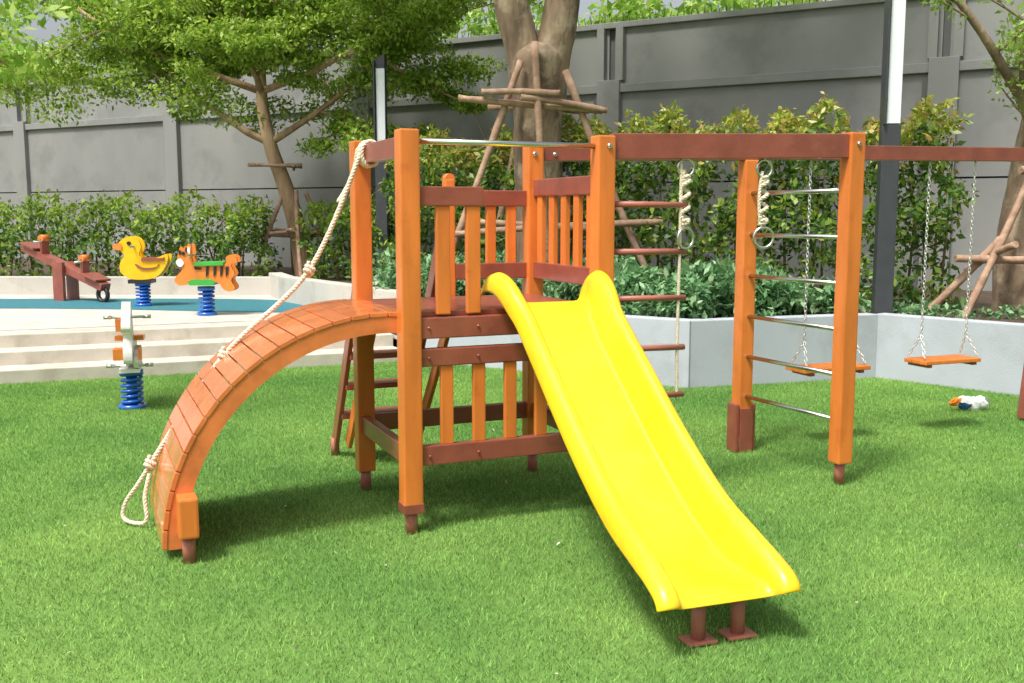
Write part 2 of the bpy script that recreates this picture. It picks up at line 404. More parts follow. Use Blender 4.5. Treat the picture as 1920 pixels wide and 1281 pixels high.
lb("stair_post_left",-.02,.03,D+.055,D+.10,.98,1.75,BROWN,.01); tube("stair_post_cap2",[L(.005,D+.056,1.75),L(.005,D+.099,1.75)],.025,BROWN,cf,18)
# right wing
RN=Vector((1.948,5.885,0)); RF=Vector((1.553,6.748,0)); RR=L(W,D,0); FR=L(W,0,0)
zbox("wing_post_near",RN.x,RN.y,.13,2.055,.10,.10,21,ORANGE,cf,.009)
tube("wing_foot_near",[RN,RN+Vector((0,0,.15))],.031,PIPE,cf,18)
zbox("wing_post_far",RF.x,RF.y,.10,1.945,.10,.10,21,ORANGE,cf,.009)
for dx in(-.065,.065):
    p=RF+a*dx; zbox("wing_post_shoe",p.x,p.y,.0,.33,.03,.11,21,BROWN,cf,.01)
p=RF-b*.058; zbox("shoe_plate",p.x,p.y,.0,.30,.10,.014,21,BROWN,cf,.004)
beam("wing_beam_near",FR+a*.05+Vector((0,0,1.945)),RN-a*.05+Vector((0,0,1.98)),.06,.135,BROWN,cf)
fd=(RF-RR).normalized()
def S(s,z): return RR+fd*s+Vector((0,0,z))
beam("wing_beam_far",S(.05,1.955),S(1.60,1.99),.07,.09,BROWN,cf)
for i in range(6):
    z=.38+.27*i; tube("wing_rung_%d"%i,[RN+Vector((0,0,z)),RF+Vector((0,0,z))],.0135,STEEL,cf)
for (p,n_) in ((L(W+.012,-.05,1.945),-b),(RN-b*.05+Vector((0,0,1.99)),-b),(RR-b*.05-a*.01+Vector((0,0,1.95)),-b),(RR+a*.13-b*.0345+Vector((0,0,1.95)),-b)):
    bolt("bolt",p,n_,.015,STEEL,cf)
for x in(0.09,.35,): 
    for z in (1.04,.89,.395): bolt("bolt",L(x,-.033,z),-b,.007,BROWN,cf)
# rope ladder
nb=(RN-FR).normalized()
def NB(s,z): return FR+nb*s+Vector((0,0,z))
for i,z in enumerate((1.644,1.393,1.142,.87,.608)):
    tube("rope_ladder_rung_%d"%i,[NB(.05,z+.004),NB(.50,z)],.0165,PIPE,cf)
rope("rope_ladder_rope",[NB(.462,1.88),NB(.462,1.4),NB(.458,.9),NB(.462,.58)],.010,cf,.04)
# rings
for i,s in enumerate((.49,.98)):
    geos=[torus_geo(NB(s,1.845),.048,.007,nb,(0,0,1)),torus_geo(NB(s,1.465)-b*.01,.056,.008,(nb+b*.25*(1-2*i)).normalized(),(0,0,1))]
    multi("gym_ring_%d"%i,geos,STEEL,cf)
    tube("ring_hook_%d"%i,[NB(s,1.89),NB(s,1.93)],.008,STEEL,cf)
    q=[]
    for k in range(90):
        t=k/89; z=1.80-.25*t; q.append(NB(s,z)+nb*.02*math.sin(t*22)+b*.02*math.cos(t*22))
    multi("ring_rope_%d"%i,rope_geo(q,.012,.05),ROPE,cf)
    rope("ring_rope_strand_%d"%i,[NB(s-.012,1.83),NB(s-.028,1.7),NB(s-.02,1.56),NB(s,1.52)],.010,cf)
    knot("ring_knot_%d"%i,NB(s,1.555),.018,.010,(0,0,1),cf)
    knot("ring_knot_t_%d"%i,NB(s,1.79),.016,.010,(0,0,1),cf)

# swing frame
sf=empty("swing_frame")
beam("swing_beam",S(1.605,2.0),S(4.35,2.035),.07,.10,BROWN,sf)
e1=S(4.3,1.98)
beam("a_leg_1",e1,(3.98,7.74,.02),.09,.07,BROWN,sf); beam("a_leg_2",e1,(4.75,8.7,.02),.09,.07,BROWN,sf)
def chain(p,q,wire=.0032,link=.034):
    p=Vector(p);q=Vector(q); d=(q-p); n=max(2,int(d.length/(link*.78))); d.normalize(); u=d.orthogonal().normalized(); v=d.cross(u); g=[]
    for i in range(n):
        c=p+(q-p)*((i+.5)/n); w=u if i%2 else v
        vs=[];fs=[];seg=10;m=5;nrm=d.cross(w)
        for k in range(seg):
            t=2*math.pi*k/seg; dd=d*math.cos(t)*link*.5+w*math.sin(t)*link*.27; od=dd.normalized()
            for j in range(m):
                bb=2*math.pi*j/m; vs.append(c+dd+od*wire*math.cos(bb)+nrm*wire*math.sin(bb))
        for k in range(seg):
            for j in range(m): fs.append((k*m+j,((k+1)%seg)*m+j,((k+1)%seg)*m+(j+1)%m,k*m+(j+1)%m))
        g.append((vs,fs))
    return g
CH=surf("chain_steel",(.66,.66,.64),.4,.1,20,metal=.7)
sb=Vector((-fd.y,fd.x,0))
for (s1,s2,oh) in ((2.03,2.45,.14),(3.06,3.48,.10)):
    sw=empty("swing"); zs=.53
    g=[]
    for s in (s1,s2):
        zt=1.96+.01*s; g+=chain(S(s,zt),S(s,.72))
        for e in (-1,1): g+=chain(S(s,.72),S(s+(-.04 if s==s1 else .04),zs+.03)+sb*e*.085)
        tube("hanger",[S(s,zt-.01),S(s,zt+.03)],.008,STEEL,sw)
    multi("chains",g,CH,sw)
    for e in(-1,0,1):
        c=S((s1+s2)/2,zs)+sb*e*.075
        obox("seat_plank_%d"%(e+1),c,(s2-s1+oh,.07,.03),(fd,sb,(0,0,1)),ORANGE,sw,.006)
    for s in(s1,s2): obox("seat_batten",S(s,zs-.027),(.04,.2,.02),(fd,sb,(0,0,1)),BROWN,sw,.004)

# ------------------------------------------------------------------ slide
sl=empty("playground_slide")
sd=Vector((.335,-.942,0)).normalized(); sc=Vector((.942,.335,0)).normalized(); S0=Vector((.195,5.25,0))-sc*.012
prof=catmull([(-.10,0,1.125),(-.04,0,1.125),(.0,0,1.12),(.05,0,1.115),(.11,0,1.085),(.22,0,1.00),(.5,0,.80),(.9,0,.52),(1.2,0,.34),(1.40,0,.25),(1.56,0,.213),(1.68,0,.205),(1.76,0,.198),(1.782,0,.178)],5)
def sect(d):
    ear=max(0,1-max(0,(d+.02))/.26); end=min(1,max(0,(d-1.42)/.38))
    wz=.93*(1+.20*ear)
    hh=1.22
    if d<.02: hh*=max(.35,math.sqrt(max(0,1-((.02-d)/.13)**2)))
    hh*=1-.62*end*end
    P=[(0,0),(.10,.0),(.172,.001),(.192,.008),(.203,.030),(.209,.075),(.216,.115),(.231,.140),(.256,.147),(.280,.136),(.292,.104),(.295,.070)]
    return [(c*wz+(.018*end*end if c>.2 else 0),h*hh) for c,h in P]
vs=[];fs=[]
n=0
for i,p in enumerate(prof):
    q0=prof[max(i-1,0)];q1=prof[min(i+1,len(prof)-1)]
    t=Vector((q1.x-q0.x,0,q1.z-q0.z)).normalized(); nrm=Vector((-t.z,0,t.x))
    H=sect(p.x); row=[(-c,h) for c,h in H[::-1]][:-1]+H; n=len(row)
    for c,h in row:
        pos=S0+sc*c+sd*(p.x+nrm.x*h)+Vector((0,0,p.z+nrm.z*h)); vs.append(pos)
for i in range(len(prof)-1):
    for k in range(n-1): fs.append((i*n+k,i*n+k+1,(i+1)*n+k+1,(i+1)*n+k))
so=mk("slide_chute",vs,fs,YELLOW,sl,True)
m=so.modifiers.new("s","SOLIDIFY"); m.thickness=.010; m.offset=-1
m=so.modifiers.new("b","SUBSURF"); m.levels=1; m.render_levels=2
E=S0+sd*1.69+sc*.03
for i,dx in enumerate((-.085,.085)):
    p=E+sc*dx; tube("support_pipe_%d"%i,[p,p+Vector((0,0,.182))],.027,PIPE,sl,18)
    obox("support_plate_%d"%i,(p.x,p.y,.012),(.12,.09,.012),(sc,sd,(0,0,1)),PIPE,sl,.003)
obox("support_bar",(E.x,E.y,.180),(.36,.05,.010),(sc,sd,(0,0,1)),PIPE,sl,.003)

# ------------------------------------------------------------------ spring riders
def plank(name,pts,y0,y1,org,ang,mat,par,k=5,bev=.006):
    P=catmull([(x,0,z) for x,z in pts],k,True) if k>1 else [Vector((x,0,z)) for x,z in pts]
    A=math.radians(ang); X=Vector((math.cos(A),math.sin(A),0)); Y=Vector((-math.sin(A),math.cos(A),0)); O=Vector(org); n=len(P)
    vs=[O+X*p.x+Y*y0+Vector((0,0,p.z)) for p in P]+[O+X*p.x+Y*y1+Vector((0,0,p.z)) for p in P]
    fs=[tuple(range(n)),tuple(range(2*n-1,n-1,-1))]+[(i,i+n,(i+1)%n+n,(i+1)%n) for i in range(n)]
    return mk(name,vs,fs,mat,par)
def spring(par,org,h,r=.085,turns=6):
    O=Vector(org); q=[O+Vector((r*math.cos(t),r*math.sin(t),.03+h*t/(turns*2*math.pi))) for t in np.linspace(0,turns*2*math.pi,turns*22)]
    tube("spring",q,.013,BLUE,par,8)
    tube("spring_base",[O,O+Vector((0,0,.035))],r+.03,BLUE,par,24); tube("spring_top",[O+Vector((0,0,h+.01)),O+Vector((0,0,h+.05))],r+.015,BLUE,par,24)
    tube("spring_core",[O,O+Vector((0,0,h+.02))],.045,BLUE,par,14)
du=empty("duck_spring_rider"); O=(-4.83,13.25,.395); k=1/143.
def dp(l): return [((x-270)*k,(573-y)*k) for x,y in l]
duck=[(243,447),(256,443),(269,449),(274,462),(270,474),(273,481),(290,486),(305,481),(321,476),(320,490),(311,507),(297,519),(275,523),(252,521),(238,512),(234,499),(238,486),(244,478),(237,470),(233,458)]
for s in(-1,1):
    y0,y1=(-.12,-.08) if s<0 else (.08,.12)
    plank("body_board_%d"%s,dp(duck),y0,y1,O,5,DUCKY,du)
    yy=(-.135,-.119) if s<0 else (.119,.135)
    plank("beak_%d"%s,dp([(238,456),(226,458),(224,464),(231,468),(240,467)]),yy[0],yy[1],O,5,TIGER,du)
    plank("eye_%d"%s,dp([(249,455),(253,452),(257,455),(253,460)]),yy[0],yy[1],O,5,BLACK,du)
    plank("wing_%d"%s,dp([(262,494),(268,501),(280,505),(298,502),(306,494),(301,499),(288,501),(274,500),(267,495)]),yy[0],yy[1],O,5,BROWN,du,3)
plank("seat",dp([(274,489),(274,482),(312,483),(316,481),(314,488)]),-.14,.14,O,5,BROWN,du,1)
tube("handle",[Vector(O)+Vector((-.05,-.24,.78)),Vector(O)+Vector((-.05,.24,.78))],.013,STEEL,du)
plank("base_board",dp([(248,523),(290,523),(290,530),(248,530)]),-.13,.13,O,5,BLACK,du,1)
spring(du,O,.26)
ti=empty("tiger_spring_rider"); O=(-3.64,12.05,.395); k2=1/157.
def tp(l): return [((x-390)*k2,(590-y)*k2) for x,y in l]
tiger=[(344,486),(350,462),(357,466),(365,457),(370,462),(372,490),(392,497),(430,494),(432,482),(440,477),(451,481),(452,491),(443,492),(442,500),(447,512),(440,524),(447,538),(438,545),(425,540),(415,528),(380,527),(360,532),(345,533),(337,524),(345,512),(352,503)]
for s in(-1,1):
    y0,y1=(-.12,-.08) if s<0 else (.08,.12)
    plank("body_board_%d"%s,tp(tiger),y0,y1,O,3,TIGER,ti,3)
    yy=(-.133,-.119) if s<0 else (.119,.133)
    for x in (396,410,422,432):
        plank("stripe",tp([(x,499),(x+5,498),(x+3,513),(x-1,517)]),yy[0],yy[1],O,3,BLACK,ti,1)
    plank("stripe",tp([(374,499),(388,501),(386,504),(376,504)]),yy[0],yy[1],O,3,BLACK,ti,1)
    for q in ((348,468),(360,463)): plank("stripe",tp([(q[0],q[1]),(q[0]+3,q[1]+1),(q[0]+2,q[1]+9),(q[0]-1,q[1]+8)]),yy[0],yy[1],O,3,BLACK,ti,1)
    plank("eye",tp([(352,473),(356,471),(359,475),(355,478)]),yy[0],yy[1]-.001*s,O,3,BLACK,ti)
    plank("muzzle",tp([(342,488),(350,484),(356,492),(350,499),(344,496)]),yy[0],yy[1],O,3,WHITE,ti)
    plank("inner_ear",tp([(365,462),(368,465),(367,475),(363,470)]),yy[0]-.001,yy[1]+.001,O,3,WHITE,ti)
plank("seat",tp([(374,497),(374,491),(428,490),(428,496)]),-.15,.15,O,3,GREEN,ti,1)
plank("base_board",tp([(362,526),(372,522),(404,522),(412,527),(408,533),(366,533)]),-.16,.16,O,3,GREEN,ti,1)
tube("handle",[Vector(O)+Vector((-.14,-.24,.71)),Vector(O)+Vector((-.14,.24,.71))],.013,STEEL,ti)
spring(ti,O,.29)
# horse, seen end-on
ho=empty("horse_spring_rider"); O=Vector((-3.14,8.26,0)); HA=107
hb=[(-.30,.42),(-.20,.40),(.0,.36),(.20,.36),(.32,.34),(.36,.45),(.30,.55),(.12,.56),(.0,.60),(-.08,.72),(-.14,.84),(-.20,.90),(-.26,.86),(-.36,.76),(-.40,.70),(-.34,.66),(-.26,.68),(-.22,.60),(-.30,.52)]
plank("body_board",hb,-.035,.035,O,HA,WHITE,ho,4)
plank("body_board_lower",[(x*.8,.30+(z-.34)*.9) for x,z in hb if z<.6],-.075,-.037,O,HA,WHITE,ho,2)
plank("seat",[(-.06,.57),(.22,.55),(.22,.59),(-.06,.61)],-.11,.11,O,HA,ORANGE,ho,1)
plank("chest_pad",[(-.20,.66),(-.10,.66),(-.10,.76),(-.20,.76)],.036,.09,O,HA,TIGER,ho,1)
plank("knee_pad",[(-.30,.44),(-.18,.44),(-.18,.53),(-.30,.53)],.036,.11,O,HA,TIGER,ho,1)
plank("knee_pad_b",[(-.30,.44),(-.18,.44),(-.18,.53),(-.30,.53)],-.10,-.076,O,HA,TIGER,ho,1)
X72=Vector((math.cos(math.radians(HA)),math.sin(math.radians(HA)),0)); Y72=Vector((-X72.y,X72.x,0))
for z,x in((.77,-.14),(.37,-.10)):
    c=O+X72*x+Vector((0,0,z)); tube("bar",[c-Y72*.17,c+Y72*.17],.011,STEEL,ho)
    for s in(-1,1): tube("grip",[c+Y72*.12*s,c+Y72*.18*s],.015,STEEL,ho)
plank("base_board",[(-.22,.325),(.22,.325),(.22,.355),(-.22,.355)],-.08,.08,O,HA,WHITE,ho,1)
spring(ho,O,.27,.08,6)

# seesaw
ss=empty("seesaw"); z0=.395
p1=Vector((-6.90,14.45,1.12)); p2=Vector((-5.52,13.75,.60)); mid=(p1+p2)/2
beam("beam",p1,p2,.16,.10,BROWN,ss)
d=(p2-p1).normalized(); sd2=Vector((-d.y,d.x,0)).normalized()
for e in(-.11,.11):
    c=Vector((mid.x,mid.y,0))+sd2*e; beam("pivot_post",(c.x,c.y,z0),(c.x,c.y,.93),.05,.2,BROWN,ss,.005,up=d)
for p,s in((p1+d*.18,1),(p2-d*.18,-1)):
    beam("seat",p-d*.14+Vector((0,0,.08)),p+d*.14+Vector((0,0,.08)),.26,.03,BROWN,ss)
    h=p+d*s*.22; beam("handle_post",h,h+Vector((0,0,.26)),.12,.05,BROWN,ss,.01,up=d)
    tube("handle_cap",[h+Vector((0,0,.26))-sd2*.06,h+Vector((0,0,.26))+sd2*.06],.05,ORANGE,ss,16)
    tube("handle",[h+Vector((0,0,.21))-sd2*.17,h+Vector((0,0,.21))+sd2*.17],.013,STEEL,ss)
multi("tyre_buffer",[torus_geo(Vector((p2.x,p2.y,.48))-d*.06,.09,.03,Vector((d.x,d.y,0)),(0,0,1),24)],BLACK,ss)

# ------------------------------------------------------------------ lamp posts
for (x,y,w,h) in ((3.68,10.05,.15,3.85),(-1.92,15.2,.15,3.85)):
    lp=empty("lamp_post"); zb=.5
    zbox("pole",x,y,zb,2.45,w+.02,w+.02,-8,DARKM,lp,.006)
    aa=math.radians(-8)
    zbox("upper_pole",x,y,2.45,h-.12,w-.01,w-.01,-8,DARKM,lp,.003)
    nx,ny=math.sin(aa),-math.cos(aa)
    zbox("light_panel",x+nx*w*.5+.012,y+ny*w*.5,2.46,h-.16,w*.86,.02,-8,PANEL,lp,.003)
    zbox("side_fin",x-math.cos(aa)*w*.5+nx*.02,y-math.sin(aa)*w*.5+ny*.02,2.45,h-.05,.018,w+.07,-8,DARKM,lp,.002)
    X=Vector((math.cos(aa),math.sin(aa),0));Y=Vector((-math.sin(aa),math.cos(aa),0));c=Vector((x,y,0)); hw=w*.5
    top=[(-1,-1,h-.12),(1,-1,h-.12),(1,1,h-.12),(-1,1,h-.12),(-1,-1,h-.04),(1,-1,h+.05),(1,1,h+.05),(-1,1,h-.04)]
    mk("cap",[c+X*i*hw+Y*j*hw+Vector((0,0,z)) for i,j,z in top],[(0,3,2,1),(4,5,6,7),(0,1,5,4),(1,2,6,5),(2,3,7,6),(3,0,4,7)],DARKM,lp)

# ------------------------------------------------------------------ vegetation
def branchy(start,d0,length,r0,depth,geos,tips,spread=.5,up=.12,minr=.006):
    p=Vector(start);d=Vector(d0).normalized(); pts=[p.copy()];rad=[r0]; n=6
    for i in range(n):
        d=(d+Vector((random.gauss(0,.10),random.gauss(0,.10),random.gauss(0,.06)+up*.3))).normalized()
        p=p+d*(length/n); pts.append(p.copy()); rad.append(max(minr,r0*(1-.55*(i+1)/n)))
        if depth<=1: tips.append(p.copy())
        if depth>0 and i>=2 and random.random()<.75:
            s=Vector((random.gauss(0,1),random.gauss(0,1),random.gauss(0,.4))).normalized()
            branchy(p,d*(1-spread)+s*spread*1.3,length*.62,rad[-1]*.62,depth-1,geos,tips,spread,up,minr)
    geos.append(tube_geo(pts,rad,8 if depth>0 else 5)); tips.append(p.copy())
def sticks(par,base,top_h,rad,ang0,n,zb,th=.04):
    b0=Vector(base)
    for i in range(n):
        t=ang0+2*math.pi*i/n; foot=Vector((b0.x+rad*math.cos(t),b0.y+rad*math.sin(t),zb-.05)); tp_=Vector((b0.x+.16*math.cos(t),b0.y+.16*math.sin(t),top_h+random.uniform(-.1,.15)))
        md=(foot+tp_)/2+Vector((random.uniform(-.04,.04),random.uniform(-.04,.04),0))
        tube("prop_pole",catmull([foot,md,tp_],5),th*.8,STICK,par,8)
def hring(par,base,z,half,ang0,th=.035,n=3):
    for i in range(n):
        t=ang0+2*math.pi*i/n; d=Vector((-math.sin(t),math.cos(t),0)); c=Vector((base[0],base[1],z+random.uniform(-.03,.03)))+Vector((math.cos(t),math.sin(t),0))*half*.5
        p=c-d*half*1.25+Vector((0,0,random.uniform(-.04,.04)));q=c+d*half*1.25+Vector((0,0,random.uniform(-.04,.04)))
        tube("cross_pole",catmull([p,(p+q)/2+Vector((0,0,random.uniform(-.03,.03))),q],4),th*.8,STICK,par,8)

# tree 1: left spreading tree
t1=empty("spreading_tree"); g=[];tips=[]
tb=Vector((-3.32,16.3,.5))
tr=[tb,tb+Vector((-.10,0,.8)),tb+Vector((-.28,0,1.5)),tb+Vector((-.50,-.05,2.2)),tb+Vector((-.62,0,3.0)),tb+Vector((-.6,0,4.2))]
g.append(tube_geo(catmull(tr,5),[.165-.004*i for i in range(26)],14))
for (i,dr,ln) in ((3,(-1,-.1,.45),2.3),(3,(.9,-.1,.6),1.9),(4,(-.9,-.3,.25),2.9),(4,(1,-.1,.25),2.9),(4,(.2,-1,.3),1.3),(4,(-.3,.8,.4),1.6),(5,(-.6,0,.6),2.2),(5,(.8,.1,.5),2.4),(5,(0,-.4,1),1.8)):
    branchy(tr[i],dr,ln,.06,2,g,tips,.5)
multi("trunk",g,BARK2,t1)
cc=[];rr=[]
for t in tips:
    if random.random()<.5: cc.append(tuple(t)); r=random.uniform(.18,.40); rr.append((r*1.3,r*1.1,r*.5))
for i in range(165):
    th=random.uniform(0,6.28); ph=random.uniform(-.5,1); R_=random.uniform(.55,1.0)
    x=-4.1+3.9*R_*math.cos(th)*math.sqrt(max(0,1-ph*ph*.8)); y=16.5+1.3*R_*math.sin(th)*math.sqrt(max(0,1-ph*ph*.8)); z=3.9+1.9*ph*R_+.25*math.sin(x*1.7)
    zm=2.86+.10*abs(x+4.9)+.20*math.sin(x*2.1)
    if x>-2.4: zm+= (x+2.4)*.35
    if z<zm: z=zm+random.uniform(0,.35)
    cc.append((x,y,z)); r=random.uniform(.22,.48); rr.append((r*1.35,r*1.1,r*.5))
P=clump_pts(cc,rr,190)
leaves("crown",P,.085,LEAF_T,t1,.6,.5)
sticks(t1,(-3.45,16.3,0),2.0,.70,.3,4,.55,.045); hring(t1,(-3.45,16.3,0),1.30,.40,.5,.035,4); hring(t1,(-3.66,16.3,0),2.35,.38,.2,.03,3)

# tree 2: big trunk behind the frame
t2=empty("large_tree"); g=[];tips=[]
def gnarl(geo,amp,f):
    v,fc=geo; out=[]
    for p in v:
        k=math.sin(p.x*f*1.3+p.z*f*.7)+math.sin(p.y*f+p.z*f*.45)+.6*math.sin(p.z*f*2.1+p.x*9)
        out.append(p+Vector((math.sin(p.y*17+p.z*4),math.cos(p.x*15+p.z*3),0))*amp*.4*k)
    return out,fc
q=catmull([(.36,12.4,.5),(.34,12.4,1.2),(.31,12.4,2.2),(.30,12.4,2.9),(.31,12.4,3.35),(.32,12.4,3.62)],6)
rq=[.33,.315,.305,.30,.295,.29]+[.29]*12+[.295,.30,.305,.31,.315,.32]+[.33,.335,.325,.29,.24,.15,.05]
g.append(gnarl(tube_geo(q,rq[:len(q)],28),.03,7))
for pts,r0 in (([(.20,12.4,2.9),(.15,12.4,3.4),(.02,12.4,3.95),(-.14,12.35,4.5),(-.5,12.3,5.3),(-1.0,12.2,6.3)],.21),([(.42,12.4,2.9),(.47,12.4,3.4),(.58,12.4,3.95),(.68,12.4,4.6),(.9,12.5,5.5),(1.2,12.5,6.6)],.215)):
    c=catmull(pts,6); g.append(gnarl(tube_geo(c,[r0*(1-.5*max(0,i-10)/len(c)) for i in range(len(c))],22),.02,7))
    for dr in ((-1,0,.4),(1,.2,.4),(0,-.8,.5),(.2,.8,.5)): branchy(c[-1],dr,2.2,r0*.45,2,g,tips)
tk=multi("trunk",g,BARK,t2)
cc=[tuple(t) for t in tips if random.random()<.8]; rr=[(random.uniform(.3,.6),random.uniform(.3,.6),random.uniform(.15,.3)) for _ in cc]
leaves("crown",clump_pts(cc,rr,55),.12,LEAF_T,t2,.5)
def pole(p,q,th=.045,par=t2):
    p=Vector(p);q=Vector(q); m=(p+q)/2+Vector((random.uniform(-.03,.03),0,random.uniform(-.03,.03)))
    tube("prop_pole",catmull([p,m,q],5),[th*random.uniform(.85,1.1) for _ in range(11)],STICK,par,8)
pole((-.95,11.9,.55),(.10,12.05,3.35),.045); pole((1.75,11.9,.55),(.62,12.1,3.25),.045); pole((.42,11.6,.55),(.26,11.98,3.55),.045); pole((-.4,13.2,.5),(.2,12.75,3.3))
for (p,q) in (((-.62,11.95,2.92),(1.05,12.02,2.78)),((-.35,11.9,2.98),(.55,11.85,2.96)),((.1,11.86,2.92),(1.10,12.0,2.78)),((-.3,12.8,2.9),(.95,12.8,2.85)),((-.75,11.8,1.35),(1.75,11.85,1.5)),((-.6,12.0,1.5),(.9,11.75,1.42))): pole(p,q,.038)

# tree 3 right edge
t3=empty("young_tree"); g=[];tips=[]
c=catmull([(5.36,10.6,.5),(5.32,10.6,1.3),(5.38,10.6,2.0),(5.5,10.6,3.0),(5.6,10.6,4.4)],5); g.append(gnarl(tube_geo(c,[.30-.008*i for i in range(len(c))],18),.02,8))
for pts,r0 in (([(5.44,10.5,2.1),(5.1,10.3,2.65),(4.8,10.15,3.0),(4.5,10.05,3.35),(4.1,10,3.8)],.06),([(5.1,10.3,2.65),(4.95,10.1,3.1),(4.98,10.0,3.6),(4.9,10,4.0)],.03),([(5.3,10.4,2.4),(5.15,10,2.9),(5.2,9.8,3.4)],.03)):
    cq=catmull(pts,5); g.append(tube_geo(cq,[r0*(1-.5*i/len(cq)) for i in range(len(cq))],8))
    for i in range(4,len(cq),4): branchy(cq[i],(random.uniform(-1,.6),random.uniform(-.5,.5),.4),.55,.014,1,g,tips,.5,.1,.003)
multi("trunk",g,BARK,t3)
cc=[tuple(t) for t in tips if random.random()<.7]; leaves("crown",clump_pts(cc,[(.14,.14,.10)]*len(cc),7),.07,LEAF_B,t3)
for p,q_ in (((4.45,10.0,.5),(5.25,10.35,2.0)),((4.2,10.4,.5),(4.9,10.2,1.35)),((4.45,10.2,1.15),(5.8,10.2,1.12)),((5.0,10.1,2.02),(5.8,10.2,2.0)),((4.75,10.6,1.0),(4.9,9.9,1.3))): pole(p,q_,.04,t3)

# overhanging branch upper left
ob=empty("overhanging_branch"); g=[];tips=[]
for pts in ([(-6.0,7.6,4.2),(-4.6,7.4,3.6),(-3.9,7.3,3.3),(-3.2,7.2,3.05)],[(-5.2,7.5,3.9),(-4.3,7.2,3.3),(-3.7,7.1,2.85),(-3.45,7.1,2.6)],[(-4.6,7.4,3.6),(-4.0,7.8,3.1),(-3.7,7.9,2.75)]):
    cq=catmull(pts,5); g.append(tube_geo(cq,[.03*(1-.8*i/len(cq)) for i in range(len(cq))],8)); tips+=cq[5:]
multi("twigs",g,STICK,ob)
leaves("foliage",clump_pts([tuple(t) for t in tips],[(.22,.22,.16)]*len(tips),34),.11,LEAF_B,ob,.3,.35)

# hedges
def hedge(name,segs,n,size,mat,mat2,zbot,lump=.24):
    e=empty(name); allp=[];topp=[]
    for (x0,y0,x1,y1,zt,th) in segs:
        Ls=math.hypot(x1-x0,y1-y0); d=np.array([(x1-x0)/Ls,(y1-y0)/Ls]); nn=np.array([-d[1],d[0]])
        m=int(n*Ls*(zt-zbot))
        s=rng.uniform(0,Ls,m); face=rng.random(m); z=rng.uniform(zbot,zt,m); w=rng.uniform(-th/2,th/2,m)
        fr=face<.55; w[fr]=-th/2+rng.normal(0,.06,fr.sum()); tp_=face>.88; z[tp_]=zt+rng.normal(0,.05,tp_.sum())
        en=(face>.55)&(face<.65); s[en]=np.where(rng.random(en.sum())<.5,0,Ls)+rng.normal(0,.05,en.sum())
        b1=np.sin(s*4.1+z*2.3)+np.sin(s*9.3-z*5.1+x0)+np.sin(z*8.3+s*2)
        w=w-lump*.35*b1*(fr); z2=z+(z-zbot)/(zt-zbot)*.10*(np.sin(s*5.3+x0)+np.sin(s*13.1))
        ed=np.minimum(s,Ls-s); s2=np.where(ed<.25,s+(.10*np.sin(z*6+x0)+.05*np.sin(z*15)),s)
        q=np.stack([x0+d[0]*s2+nn[0]*w,y0+d[1]*s2+nn[1]*w,z2],1)
        keep=rng.random(m)>np.where(z<zbot+.35*(zt-zbot),.40,.0)
        keep&=~((b1<-1.3)&(rng.random(m)<.65))
        q=q[keep]; zz=z[keep]; isT=(zz>zt-.35*rng.random(len(zz))-.05)|((rng.random(len(zz))<.10))
        allp.append(q[~isT]); topp.append(q[isT])
        k=int(Ls*26); sx=rng.uniform(0,Ls,k); h=rng.uniform(.03,.16,k)
        for i in range(k):
            mm=6; hh=np.linspace(0,h[i],mm); ww=rng.uniform(-th/2,th/2)
            topp.append(np.stack([x0+d[0]*sx[i]+nn[0]*ww+rng.normal(0,.02,mm),y0+d[1]*sx[i]+nn[1]*ww+rng.normal(0,.02,mm),zt+hh+.1*(math.sin(sx[i]*5.3+x0)+math.sin(sx[i]*13.1))-.04],1))
        gg=[]
        for i in range(int(Ls*5)):
            s_=random.uniform(.05,Ls-.05); X=x0+d[0]*s_;Y=y0+d[1]*s_; gg.append(tube_geo([(X,Y,zbot-.1),(X+random.gauss(0,.06),Y+random.gauss(0,.06),(zbot+zt)/2),(X+random.gauss(0,.12),Y+random.gauss(0,.12),zt-.15)],[.018,.013,.006],5))
        multi("stems",gg,BARK,e)
    leaves("foliage",np.concatenate(allp),size,mat,e,.3,.5); leaves("young_foliage",np.concatenate(topp),size*.95,mat2,e,.3,.45)
    return e
def hl(x): return 13.2-.5*x
for x0,x1,zt in ((-1.52,.35,2.42),(.52,2.30,2.60),(2.54,3.70,2.60),(3.88,4.68,2.54)):
    hedge("hedge",[(x0,hl(x0),x1,hl(x1),zt,.5)],2500,.095,LEAF_H,LEAF_HT,.6)
hedge("hedge",[(-9.5,16.4,-3.9,16.0,1.68,.8),(-3.1,16.0,-1.5,15.6,1.68,.7)],2000,.095,LEAF_H,LEAF_T,.6)
sh=empty("umbrella_shrubs")
cc=[];rr=[]
for i in range(95):
    t=random.random(); X=-1.6+5.0*t; yb=(11.15-(X+1.2)*.68) if X<1.6 else 9.2+(X-1.6)*.31
    Y=yb+random.uniform(.3,1.2); z=.62+random.uniform(.0,.42)*(1 if X<2.8 else .5)
    cc.append((X,Y,z)); r=random.uniform(.14,.28); rr.append((r,r,r*.7))
leaves("foliage",clump_pts(cc,rr,150),.10,LEAF_S,sh,1.2,.42)
cc=[(random.uniform(3.6,6),random.uniform(9.9,10.8),.62) for _ in range(26)]
leaves("ground_cover_plants",clump_pts(cc,[(.2,.2,.08)]*26,40),.07,LEAF_S,None,1)
